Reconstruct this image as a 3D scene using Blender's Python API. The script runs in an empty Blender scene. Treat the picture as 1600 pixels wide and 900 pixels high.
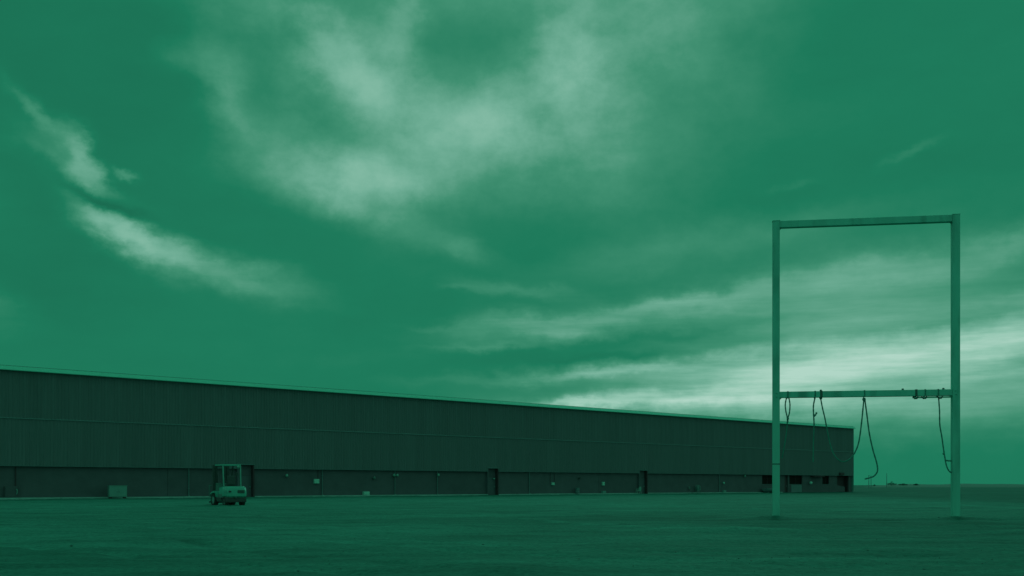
import bpy, bmesh, math, random
import numpy as np
from mathutils import Vector, Matrix

random.seed(7)
rng = np.random.RandomState(11)
R = math.radians
scene = bpy.context.scene
COL = scene.collection

# ------------------------------------------------------------------ camera
F = 1555.0            # focal length in photo pixels (photo is 1600 x 900)
HZ = 758.0            # horizon row in the photo
EYE = 1.25
cam_d = bpy.data.cameras.new('camera')
cam = bpy.data.objects.new('camera', cam_d)
COL.objects.link(cam)
cam.location = (0, 0, EYE)
cam.rotation_euler = (R(90), 0, 0)
cam_d.sensor_width = 36.0
cam_d.lens = 36.0 * F / 1600.0
cam_d.shift_y = (HZ - 450.0) / 1600.0
cam_d.clip_start = 0.1
cam_d.clip_end = 30000
scene.camera = cam
scene.render.resolution_x, scene.render.resolution_y = 1024, 576

# ------------------------------------------------------------------ exposure
vs = scene.view_settings
vs.view_transform = 'Standard'
vs.look = 'None'
vs.exposure = 0.0
vs.gamma = 1.0
vs.use_curve_mapping = False

SUN_AZ, SUN_EL = 16.0, 24.0      # behind the clouds, in front of the camera, to the right

def lin(r, g, b):
    f = lambda c: (c / 255 / 12.92) if c <= 10.3 else ((c / 255 + .055) / 1.055) ** 2.4
    return (f(r), f(g), f(b))

# ------------------------------------------------------------------ world
def build_world():
    w = bpy.data.worlds.new('World')
    scene.world = w
    w.use_nodes = True
    nt = w.node_tree
    nt.nodes.clear()
    N, L = nt.nodes.new, nt.links.new
    out = N('ShaderNodeOutputWorld')
    bg = N('ShaderNodeBackground')
    L(bg.outputs[0], out.inputs[0])
    bg.inputs[1].default_value = 0.1

    def math_(op, a=None, b=None, c=None, clamp=False):
        n = N('ShaderNodeMath'); n.operation = op; n.use_clamp = clamp
        for i, v in enumerate((a, b, c)):
            if v is None: continue
            if isinstance(v, (int, float)): n.inputs[i].default_value = v
            else: L(v, n.inputs[i])
        return n.outputs[0]

    def vmath(op, a, b=None):
        n = N('ShaderNodeVectorMath'); n.operation = op
        for i, v in enumerate((a, b)):
            if v is None: continue
            if isinstance(v, tuple): n.inputs[i].default_value = v
            else: L(v, n.inputs[i])
        return n.outputs['Value'] if op in ('DOT_PRODUCT', 'LENGTH') else n.outputs[0]

    tc = N('ShaderNodeTexCoord')
    sp = N('ShaderNodeSeparateXYZ')
    L(tc.outputs['Generated'], sp.inputs[0])
    az = math_('ARCTAN2', sp.outputs[0], sp.outputs[1])
    el = math_('ARCSINE', sp.outputs[2])
    comb = N('ShaderNodeCombineXYZ')
    L(az, comb.inputs[0]); L(el, comb.inputs[1])
    ae = comb.outputs[0]

    def noise(vec, scale, detail=5, rough=.55, sx=1, sy=1, off=(0, 0, 0), colour=False):
        m = N('ShaderNodeMapping')
        m.inputs['Scale'].default_value = (sx, sy, 1)
        m.inputs['Location'].default_value = off
        L(vec, m.inputs[0])
        n = N('ShaderNodeTexNoise'); n.noise_dimensions = '2D'
        n.inputs['Scale'].default_value = scale
        n.inputs['Detail'].default_value = detail
        n.inputs['Roughness'].default_value = rough
        L(m.outputs[0], n.inputs['Vector'])
        return n.outputs['Color' if colour else 'Fac']

    # warp the sky coordinates so that the cloud banks fray
    w1 = vmath('MULTIPLY', vmath('SUBTRACT', noise(ae, 7, 4, .55, .8, 1.5, (3, 1, 0), True), (.5, .5, .5)), (.022, .018, 0))
    w2 = vmath('MULTIPLY', vmath('SUBTRACT', noise(ae, 18, 7, .62, .8, 1.25, (7, 2, 0), True), (.5, .5, .5)), (.048, .030, 0))
    q = vmath('ADD', vmath('ADD', ae, w1), w2)

    def px(x, y):
        u, v = (x - 800) / F, (HZ - y) / F
        a = math.atan(u)
        return a, math.atan(v * math.cos(a))

    blobs = [  # x, y, half-length, half-width, tilt (down to the right), strength
        (545, 98, 88, 46, 38, .38), (640, 160, 105, 62, 30, .30), (765, 193, 66, 46, -10, .28), (628, 15, 32, 60, 0, .20),
        (560, 284, 120, 34, 4, .54), (655, 240, 110, 52, -15, .18), (895, 92, 42, 62, 0, .36), (860, 165, 90, 80, 0, .17),
        (1000, 50, 180, 95, -25, .17), (880, 255, 140, 62, 15, .16), (355, 155, 34, 78, -22, .19), (430, 20, 120, 60, 15, .16), (450, 215, 70, 44, 20, .12), (475, 165, 80, 60, 30, .10),
        (580, 338, 110, 22, 14, .13), (712, 382, 46, 14, 8, .14),
        (292, 95, 50, 24, 10, .09), (740, -40, 300, 40, 0, .06), (1070, 170, 140, 95, -20, .08),
        (60, 188, 52, 14, 42, .28), (122, 238, 40, 17, 55, .34), (115, 268, 66, 20, 25, .18), (160, 345, 56, 19, 30, .38), (215, 378, 60, 19, 35, .24), (275, 398, 78, 20, 14, .42),
        (400, 440, 88, 20, 8, .22), (205, 269, 20, 6, 16, .14), (160, 270, 24, 11, 35, .18), (40, 215, 60, 26, 30, .10), (150, 306, 80, 13, 28, -.16), (330, 425, 30, 22, 60, -.06),
        (1000, 488, 250, 22, -8, .22), (870, 510, 130, 20, -2, .18), (1070, 466, 130, 12, -8, .16), (815, 455, 76, 10, 6, .14), (730, 456, 40, 6, 0, .08),
        (1320, 475, 250, 72, -6, .26), (1390, 422, 130, 20, -8, .16), (1240, 585, 330, 48, -3, .42), (1235, 596, 160, 36, 0, .24),
        (1010, 627, 180, 14, -3, .42), (900, 632, 70, 8, 3, .25), (1480, 560, 260, 56, -5, .30), (1600, 525, 140, 40, -6, .18), (890, 588, 170, 9, -3, .20), (1010, 575, 120, 9, -3, .18),
        (1595, 382, 90, 24, -14, .20), (1420, 650, 280, 36, -2, .20), (1230, 290, 34, 6, -8, .05), (1430, 238, 42, 8, -18, .07),
        (990, 552, 170, 9, -3, -.10), (1090, 385, 240, 30, -8, .12), (765, 545, 80, 5, 0, .11), (1150, 640, 200, 18, -2, .24), (1470, 505, 180, 10, -7, -.08), (1060, 520, 200, 8, -6, -.07), (690, 512, 50, 5, 0, .06),
        (1700, 480, 200, 60, -8, .30), (1800, 600, 260, 50, -3, .25), (-150, 420, 160, 40, 25, .25), (-220, 180, 160, 60, 35, .3),
        (620, -220, 300, 110, 15, .35), (1150, -260, 260, 90, -20, .30), (150, -240, 200, 80, 25, .3),
    ]
    acc = None
    for (x, y, rx, ry, t, s) in blobs:
        c = px(x, y)
        sc = max(.35, math.cos(c[0]) ** 2) / F
        m = N('ShaderNodeMapping'); m.vector_type = 'TEXTURE'
        m.inputs['Location'].default_value = (c[0], c[1], 0)
        m.inputs['Rotation'].default_value = (0, 0, R(-t))
        m.inputs['Scale'].default_value = (rx * sc, ry * sc, 1)
        L(q, m.inputs[0])
        d = vmath('DOT_PRODUCT', m.outputs[0], m.outputs[0])
        e = math_('POWER', 0.40, d)
        acc = math_('MULTIPLY', e, s) if acc is None else math_('MULTIPLY_ADD', e, s, acc)
    # unseen broken cloud behind and beside the view, brightened to light posts and wall
    ang = math_('ABSOLUTE', az)
    mr = N('ShaderNodeMapRange'); mr.interpolation_type = 'SMOOTHSTEP'
    mr.inputs['From Min'].default_value = .62; mr.inputs['From Max'].default_value = .95
    L(ang, mr.inputs['Value'])
    cl = noise(q, 3.2, 6, .6, .8, 1.8, (1.7, 4.2, 0))
    mr2 = N('ShaderNodeMapRange'); mr2.interpolation_type = 'SMOOTHSTEP'
    mr2.inputs['From Min'].default_value = .36; mr2.inputs['From Max'].default_value = .68
    mr2.inputs['To Max'].default_value = .75
    L(cl, mr2.inputs['Value'])
    acc = math_('MULTIPLY_ADD', mr2.outputs[0], mr.outputs[0], acc)
    # wisps inside the banks and faint veils in the clear parts
    n1 = noise(ae, 20, 8, .62, .22, 2.2, (5, 9, 0))       # streaks, low in the sky
    n3 = noise(ae, 15, 8, .64, .8, 1.15, (3, 4, 0))       # puffs, higher up
    lowsky = N('ShaderNodeMapRange'); lowsky.interpolation_type = 'SMOOTHSTEP'
    lowsky.inputs['From Min'].default_value = .16; lowsky.inputs['From Max'].default_value = .26
    L(el, lowsky.inputs['Value'])
    mixn = N('ShaderNodeMix')
    L(lowsky.outputs[0], mixn.inputs[0]); L(math_('MULTIPLY_ADD', n1, .72, .14), mixn.inputs[2])
    n3s = math_('MULTIPLY_ADD', n3, .78, .11)
    L(n3s, mixn.inputs[3])
    n1 = mixn.outputs[0]
    n2 = noise(q, 9, 6, .6, .6, 1.4, (2, 6, 0))
    mod = math_('MULTIPLY_ADD', n1, 2.3, -.15)
    acc = math_('MULTIPLY', acc, mod)
    soft = math_('MULTIPLY', math_('TANH', math_('DIVIDE', acc, .56)), .64)   # thick cloud higher up evens out
    mixs = N('ShaderNodeMix')
    L(lowsky.outputs[0], mixs.inputs[0]); L(math_('MULTIPLY', acc, .92), mixs.inputs[2]); L(soft, mixs.inputs[3])
    acc = mixs.outputs[0]
    veil = math_('MULTIPLY', math_('SUBTRACT', n2, .5), .09)
    acc = math_('ADD', acc, veil)
    # clear-sky part: the Nishita sky's own luminance gradient
    sky = N('ShaderNodeTexSky'); sky.sky_type = 'NISHITA'; sky.sun_disc = False
    sky.sun_elevation = R(SUN_EL); sky.sun_rotation = R(SUN_AZ)
    sky.air_density = 1.0; sky.dust_density = 1.2; sky.ozone_density = 1.0
    bw = N('ShaderNodeRGBToBW'); L(sky.outputs[0], bw.inputs[0])
    clear = math_('MINIMUM', math_('MULTIPLY', bw.outputs[0], .012), .10)
    acc = math_('ADD', math_('ADD', acc, clear), .03)
    ramp = N('ShaderNodeValToRGB')
    cr = ramp.color_ramp
    stops = [(0.0, (25, 103, 77)), (.14, (30, 122, 91)), (.32, (66, 144, 114)), (.58, (112, 174, 150)), (.80, (146, 197, 176)), (1.0, (176, 214, 198))]
    while len(cr.elements) < len(stops): cr.elements.new(.5)
    for e, (p, c) in zip(cr.elements, stops):
        e.position = p; e.color = (*lin(*c), 1)
    L(acc, ramp.inputs[0])
    L(vmath('MULTIPLY', ramp.outputs[0], (10, 10, 10)), bg.inputs[0])
build_world()

# ------------------------------------------------------------------ sun (veiled by cloud)
sd = bpy.data.lights.new('sun', 'SUN')
sd.energy = 0.5
sd.angle = R(24)
sd.color = (.30, 1.0, .72)
sun = bpy.data.objects.new('sun', sd)
COL.objects.link(sun)
a, e = R(SUN_AZ), R(SUN_EL)
to_sun = Vector((math.sin(a) * math.cos(e), math.cos(a) * math.cos(e), math.sin(e)))
sun.rotation_euler = to_sun.to_track_quat('Z', 'Y').to_euler()
sun.location = (30, 120, 60)

# ------------------------------------------------------------------ helpers
def tag(o, label=None, cat=None, group=None, kind=None):
    if label: o['label'] = label
    if cat: o['category'] = cat
    if group: o['group'] = group
    if kind: o['kind'] = kind
    return o

def empty(name, loc=(0, 0, 0), rz=0.0):
    o = bpy.data.objects.new(name, None)
    o.empty_display_size = .3
    COL.objects.link(o)
    o.location = loc
    o.rotation_euler = (0, 0, rz)
    return o

class MB:
    """collects boxes, bars, tubes and lathes, then links them as ONE mesh object"""
    def __init__(self):
        self.v, self.f, self.s = [], [], []
    def add(self, vs_, fs, smooth=False):
        b = len(self.v)
        self.v += [tuple(p) for p in vs_]
        self.f += [tuple(i + b for i in f) for f in fs]
        self.s += [smooth] * len(fs)
        return self
    def box(self, x0, x1, y0, y1, z0, z1, bev=0.0, M=None):
        bm = bmesh.new()
        bmesh.ops.create_cube(bm, size=1)
        for v in bm.verts:
            v.co = Vector(((x0 + x1) / 2 + v.co.x * (x1 - x0), (y0 + y1) / 2 + v.co.y * (y1 - y0), (z0 + z1) / 2 + v.co.z * (z1 - z0)))
        if bev:
            bmesh.ops.bevel(bm, geom=list(bm.edges), offset=bev, segments=2, affect='EDGES', profile=.6)
        bm.verts.index_update()
        vv = [(M @ v.co if M else v.co.copy()) for v in bm.verts]
        ff = [[v.index for v in f.verts] for f in bm.faces]
        bm.free()
        return self.add(vv, ff)
    def prism(self, pts, y0, y1, axis='x'):
        """outline pts in the (a, z) plane, pulled along the other axis"""
        n = len(pts)
        def P(a_, z, y): return (a_, y, z) if axis == 'y' else (y, a_, z)
        vv = [P(a_, z, y0) for a_, z in pts] + [P(a_, z, y1) for a_, z in pts]
        ff = [list(range(n))[::-1], list(range(n, 2 * n))] + [[i, (i + 1) % n, n + (i + 1) % n, n + i] for i in range(n)]
        return self.add(vv, ff)
    def tube(self, pts, r, n=8, caps=True):
        pts = [Vector(p) for p in pts]
        rs = r if isinstance(r, (list, tuple)) else [r] * len(pts)
        vv, ff = [], []
        prev = None
        for i, p in enumerate(pts):
            t = (pts[min(i + 1, len(pts) - 1)] - pts[max(i - 1, 0)])
            t = t.normalized() if t.length > 1e-9 else Vector((0, 0, 1))
            if prev is None:
                up = Vector((0, 0, 1)) if abs(t.z) < .9 else Vector((1, 0, 0))
                a_ = t.cross(up).normalized()
            else:
                a_ = (prev - t * prev.dot(t)).normalized()
            prev = a_
            b_ = t.cross(a_)
            for k in range(n):
                th = 2 * math.pi * k / n
                vv.append(p + (a_ * math.cos(th) + b_ * math.sin(th)) * rs[i])
        for i in range(len(pts) - 1):
            for k in range(n):
                ff.append([i * n + k, i * n + (k + 1) % n, (i + 1) * n + (k + 1) % n, (i + 1) * n + k])
        self.add(vv, ff, True)
        if caps:
            self.add([vv[k] for k in range(n)][::-1], [list(range(n))])
            m = (len(pts) - 1) * n
            self.add([vv[m + k] for k in range(n)], [list(range(n))])
        return self
    def lathe(self, prof, n=20, M=None, smooth=True):
        """profile (radius, height) about the local z axis, M places it"""
        vv, ff = [], []
        for r_, h in prof:
            for k in range(n):
                th = 2 * math.pi * k / n
                p = Vector((r_ * math.cos(th), r_ * math.sin(th), h))
                vv.append(M @ p if M else p)
        for i in range(len(prof) - 1):
            for k in range(n):
                ff.append([i * n + k, i * n + (k + 1) % n, (i + 1) * n + (k + 1) % n, (i + 1) * n + k])
        return self.add(vv, ff, smooth)
    def mesh(self, name):
        me = bpy.data.meshes.new(name)
        me.from_pydata([tuple(p) for p in self.v], [], self.f)
        me.polygons.foreach_set('use_smooth', self.s)
        me.validate()
        me.update()
        bm = bmesh.new(); bm.from_mesh(me)
        bmesh.ops.recalc_face_normals(bm, faces=bm.faces)
        bm.to_mesh(me); bm.free()
        return me
    def build(self, name, mat, parent=None):
        me = self.mesh(name)
        me.materials.append(mat)
        return link(name, me, parent)

def link(name, me, parent=None):
    o = bpy.data.objects.new(name, me)
    COL.objects.link(o)
    if parent: o.parent = parent
    return o

def spline(pts, per=6):
    """Catmull-Rom through the points"""
    P = [Vector(p) for p in pts]
    P = [P[0] * 2 - P[1]] + P + [P[-1] * 2 - P[-2]]
    out = []
    for i in range(1, len(P) - 2):
        for k in range(per):
            t = k / per
            a_, b_, c_, d_ = P[i - 1], P[i], P[i + 1], P[i + 2]
            out.append(.5 * ((2 * b_) + (c_ - a_) * t + (2 * a_ - 5 * b_ + 4 * c_ - d_) * t * t + (3 * b_ - a_ - 3 * c_ + d_) * t ** 3))
    out.append(P[-2])
    return out

# ------------------------------------------------------------------ materials
def material(name, col, rough=.7, metal=0.0, var=.15, scale=4.0, rand=0.0, spec=.4, bump=0.0, bscale=60.0, stretch=(1, 1, 1), coord='Object', dirt=None):
    m = bpy.data.materials.new(name)
    m.use_nodes = True
    nt = m.node_tree
    N, L = nt.nodes.new, nt.links.new
    b = nt.nodes['Principled BSDF']
    b.inputs['Roughness'].default_value = rough
    b.inputs['Metallic'].default_value = metal
    b.inputs['Specular IOR Level'].default_value = spec
    tc = N('ShaderNodeTexCoord')
    mp = N('ShaderNodeMapping'); mp.inputs['Scale'].default_value = stretch
    L(tc.outputs[coord], mp.inputs[0])
    n = N('ShaderNodeTexNoise'); n.inputs['Scale'].default_value = scale; n.inputs['Detail'].default_value = 6; n.inputs['Roughness'].default_value = .62
    L(mp.outputs[0], n.inputs['Vector'])
    mr = N('ShaderNodeMapRange')
    mr.inputs['From Min'].default_value = .25; mr.inputs['From Max'].default_value = .75
    mr.inputs['To Min'].default_value = 1 - var; mr.inputs['To Max'].default_value = 1 + var
    L(n.outputs[0], mr.inputs['Value'])
    val = mr.outputs[0]
    if rand:
        oi = N('ShaderNodeObjectInfo')
        mr2 = N('ShaderNodeMapRange')
        mr2.inputs['To Min'].default_value = 1 - rand; mr2.inputs['To Max'].default_value = 1 + rand
        L(oi.outputs['Random'], mr2.inputs['Value'])
        mu = N('ShaderNodeMath'); mu.operation = 'MULTIPLY'
        L(val, mu.inputs[0]); L(mr2.outputs[0], mu.inputs[1])
        val = mu.outputs[0]
    vm = N('ShaderNodeVectorMath'); vm.operation = 'SCALE'
    vm.inputs[0].default_value = col
    L(val, vm.inputs['Scale'])
    last = vm.outputs[0]
    if dirt:
        dn = N('ShaderNodeTexNoise'); dn.inputs['Scale'].default_value = dirt[1]; dn.inputs['Detail'].default_value = 8
        L(mp.outputs[0], dn.inputs['Vector'])
        dr = N('ShaderNodeMapRange'); dr.inputs['From Min'].default_value = .5; dr.inputs['From Max'].default_value = .72
        dr.inputs['To Max'].default_value = dirt[2]
        L(dn.outputs[0], dr.inputs['Value'])
        mx = N('ShaderNodeMix'); mx.data_type = 'RGBA'
        L(dr.outputs[0], mx.inputs['Factor']); L(last, mx.inputs['A'])
        mx.inputs['B'].default_value = (*dirt[0], 1)
        last = mx.outputs['Result']
    L(last, b.inputs['Base Color'])
    if bump:
        bn = N('ShaderNodeTexNoise'); bn.inputs['Scale'].default_value = bscale; bn.inputs['Detail'].default_value = 5
        L(mp.outputs[0], bn.inputs['Vector'])
        bp = N('ShaderNodeBump'); bp.inputs['Strength'].default_value = bump; bp.inputs['Distance'].default_value = .02
        L(bn.outputs[0], bp.inputs['Height']); L(bp.outputs[0], b.inputs['Normal'])
    return m

MAT = {}
MAT['cladding'] = material('ribbed_steel_cladding', (.108, .166, .178), .55, 0, .14, 1.2, rand=.055, stretch=(3, 3, .12), coord='Object')
MAT['concrete'] = material('dark_concrete_panel', (.102, .118, .136), .85, 0, .14, .8, rand=.05, bump=.15, bscale=14)
MAT['kerb'] = material('pale_concrete', (.24, .48, .45), .85, 0, .2, 1.5, bump=.2, bscale=20)
MAT['fascia'] = material('pale_coated_flashing', (.16, .72, .58), .5, 0, .05, .6)
MAT['trim'] = material('trim_steel', (.11, .22, .23), .5, 0, .1, 2)
MAT['dark'] = material('dark_opening', (.07, .05, .06), .8, 0, .15, 2)
MAT['door'] = material('dark_painted_door', (.10, .13, .15), .6, 0, .1, 1.5)
MAT['glass'] = material('dark_window_glass', (.012, .010, .011), .6, 0, .1, 1, spec=.08)
MAT['roof'] = material('roof_sheet', (.09, .3, .27), .6, 0, .15, 1)
MAT['white'] = material('white_enclosure', (.30, .72, .62), .55, 0, .08, 3)
MAT['pale'] = material('pale_grey_steel', (.14, .36, .33), .55, 0, .1, 3)
MAT['post'] = material('painted_frame_steel', (.14, .62, .52), .6, 0, .18, 1.1, stretch=(1, 1, .25), dirt=((.05, .25, .21), 1.6, .65), bump=.1, bscale=30)
MAT['strap'] = material('dark_strap', (.06, .14, .13), .9, 0, .2, 10)
MAT['rope'] = material('weathered_rope', (.05, .26, .22), .95, 0, .25, 12, bump=.5, bscale=90)
MAT['soil'] = None
MAT['paint'] = material('forklift_paint', (.08, .46, .38), .45, 0, .10, 3, dirt=((.06, .2, .18), 3, .5))
MAT['guard'] = material('forklift_guard_paint', (.09, .36, .31), .5, 0, .15, 4)
MAT['fdark'] = material('forklift_dark_steel', (.045, .07, .07), .6, 0, .15, 5)
MAT['fmid'] = material('forklift_grey_steel', (.08, .22, .20), .55, 0, .15, 5)
MAT['rubber'] = material('tyre_rubber', (.03, .045, .043), .9, 0, .2, 9)
MAT['lamp'] = material('lamp_lens', (.16, .42, .37), .3, 0, .05, 3)
MAT['stone'] = material('field_stone', (.05, .17, .15), .9, 0, .25, 6)
MAT['leaf'] = material('scrub_leaf', (.03, .09, .07), .8, 0, .3, 2)
MAT['bark'] = material('scrub_bark', (.05, .09, .08), .9, 0, .3, 5)
MAT['ridge'] = material('far_field_soil', (.035, .145, .12), .95, 0, .15, .02)

def soil_material():
    m = bpy.data.materials.new('bare_field_soil')
    m.use_nodes = True
    nt = m.node_tree
    N, L = nt.nodes.new, nt.links.new
    b = nt.nodes['Principled BSDF']
    b.inputs['Roughness'].default_value = .95
    b.inputs['Specular IOR Level'].default_value = .03
    tc = N('ShaderNodeTexCoord')
    def noise(sc, det, st=(1, 1, 1), rz=0, rough=.6):
        mp = N('ShaderNodeMapping'); mp.inputs['Scale'].default_value = st; mp.inputs['Rotation'].default_value = (0, 0, rz)
        L(tc.outputs['Object'], mp.inputs[0])
        n = N('ShaderNodeTexNoise'); n.inputs['Scale'].default_value = sc; n.inputs['Detail'].default_value = det; n.inputs['Roughness'].default_value = rough
        L(mp.outputs[0], n.inputs['Vector'])
        return n.outputs[0]
    def rng_(v, a0, a1, b0, b1):
        mr = N('ShaderNodeMapRange'); L(v, mr.inputs['Value'])
        for k, x in zip(('From Min', 'From Max', 'To Min', 'To Max'), (a0, a1, b0, b1)): mr.inputs[k].default_value = x
        return mr.outputs[0]
    def mul(a_, b_):
        n = N('ShaderNodeMath'); n.operation = 'MULTIPLY'
        L(a_, n.inputs[0])
        if isinstance(b_, float): n.inputs[1].default_value = b_
        else: L(b_, n.inputs[1])
        return n.outputs[0]
    big = rng_(noise(.045, 4), .3, .7, .86, 1.14)
    mid = rng_(noise(.35, 6, (.5, 1.6, 1), R(-12)), .28, .72, .78, 1.20)
    streak = rng_(noise(1.1, 5, (.10, 1.2, 1), R(9)), .3, .7, .86, 1.14)
    fine = rng_(noise(9, 7, rough=.72), .3, .7, .68, 1.32)
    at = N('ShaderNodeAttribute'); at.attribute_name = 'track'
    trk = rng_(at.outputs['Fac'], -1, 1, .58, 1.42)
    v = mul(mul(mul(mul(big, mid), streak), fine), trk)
    vm = N('ShaderNodeVectorMath'); vm.operation = 'SCALE'
    vm.inputs[0].default_value = (.043, .212, .174)
    L(v, vm.inputs['Scale'])
    L(vm.outputs[0], b.inputs['Base Color'])
    bp = N('ShaderNodeBump'); bp.inputs['Strength'].default_value = .5; bp.inputs['Distance'].default_value = .03
    L(noise(7, 8, rough=.7), bp.inputs['Height'])
    L(bp.outputs[0], b.inputs['Normal'])
    return m
MAT['soil'] = soil_material()

# ------------------------------------------------------------------ photo pixel -> place
def on_ground(x, y):
    d = F * EYE / (y - HZ)
    return Vector(((x - 800) / F * d, d, 0))

# the long wall's foot runs from WA (left edge of the picture) to the far corner WB
H = 11.9
def wall_pt(x):
    d = H * F / (209 - .0803 * x)
    return Vector(((x - 800) / F * d, d, 0))
WA, WB = wall_pt(0), wall_pt(1333)
WD = (WB - WA).normalized()
WN = Vector((WD.y, -WD.x, 0))          # out of the wall, towards the camera
WLEN = (WB - WA).length
def s_at(x, out=0.0):
    """distance along the wall (moved `out` metres forward) of the photo column x"""
    u = (x - 800) / F
    A = WA + WN * out
    return (u * A.y - A.x) / (WD.x - u * WD.y)
def z_at(x, y, out=0.0):
    P = WA + WN * out + WD * s_at(x, out)
    return EYE + (HZ - y) * P.y / F
def wpt(s, out, z=0.0):
    p = WA + WD * s + WN * out
    return (p.x, p.y, z)
WROT = math.atan2(WD.y, WD.x)

# the tall frame's two posts
PL = Vector((412.5 / F * 37.4, 37.4, 0))
PR = Vector((692.8 / F * 36.5, 36.5, 0))
FD = (PR - PL).normalized()
FN = Vector((FD.y, -FD.x, 0))
def on_frame(x, y, out=0.0):
    u = (x - 800) / F
    A = PL + FN * out
    t = (u * A.y - A.x) / (FD.x - u * FD.y)
    p = A + FD * t
    return Vector((p.x, p.y, EYE + (HZ - y) * p.y / F))

# ------------------------------------------------------------------ ground
def vnoise(x, y, seed):
    def h(i, j):
        n = (i * 374761393 + j * 668265263 + seed * 974634777) & 0x7fffffff
        n = ((n ^ (n >> 13)) * 1274126177) & 0x7fffffff
        return ((n ^ (n >> 16)) & 0xffff) / 65535.0
    xi, yi = np.floor(x).astype(np.int64), np.floor(y).astype(np.int64)
    fx, fy = x - xi, y - yi
    fx, fy = fx * fx * (3 - 2 * fx), fy * fy * (3 - 2 * fy)
    return (h(xi, yi) * (1 - fx) + h(xi + 1, yi) * fx) * (1 - fy) + (h(xi, yi + 1) * (1 - fx) + h(xi + 1, yi + 1) * fx) * fy

TRACKS = [  # photo-traced wheel tracks and ridges: points, half-width, height, tone
    ([(60, 812), (250, 818), (400, 827), (560, 838), (720, 848), (960, 858), (1300, 864), (1700, 860)], .22, -.035, .55),
    ([(60, 818), (250, 825), (400, 836), (560, 848), (720, 859), (960, 871), (1300, 879), (1700, 874)], .22, -.035, .35),
    ([(120, 828), (200, 836), (290, 845), (400, 860), (560, 876), (760, 888), (1000, 893)], .20, -.03, -.45),
    ([(400, 800), (640, 803), (860, 808), (1000, 803), (1200, 800), (1700, 796)], .35, -.05, -.5),
    ([(820, 812), (960, 824), (1100, 828), (1300, 826), (1700, 822)], .35, .04, .4),
    ([(1180, 797), (1330, 796), (1440, 794), (1520, 790), (1700, 786)], .5, .05, .35),
    ([(1380, 783), (1500, 785), (1700, 785)], 1.2, -.16, -.8),
    ([(1350, 770), (1480, 771), (1700, 770)], 2.2, .10, .4),
    ([(420, 792), (640, 789), (900, 786), (1150, 783), (1400, 779)], .6, -.04, .3),
    ([(0, 850), (200, 866), (420, 884), (560, 898)], .2, -.03, .3),
    ([(900, 880), (1200, 872), (1500, 872), (1700, 876)], .25, .03, .3),
]
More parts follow.
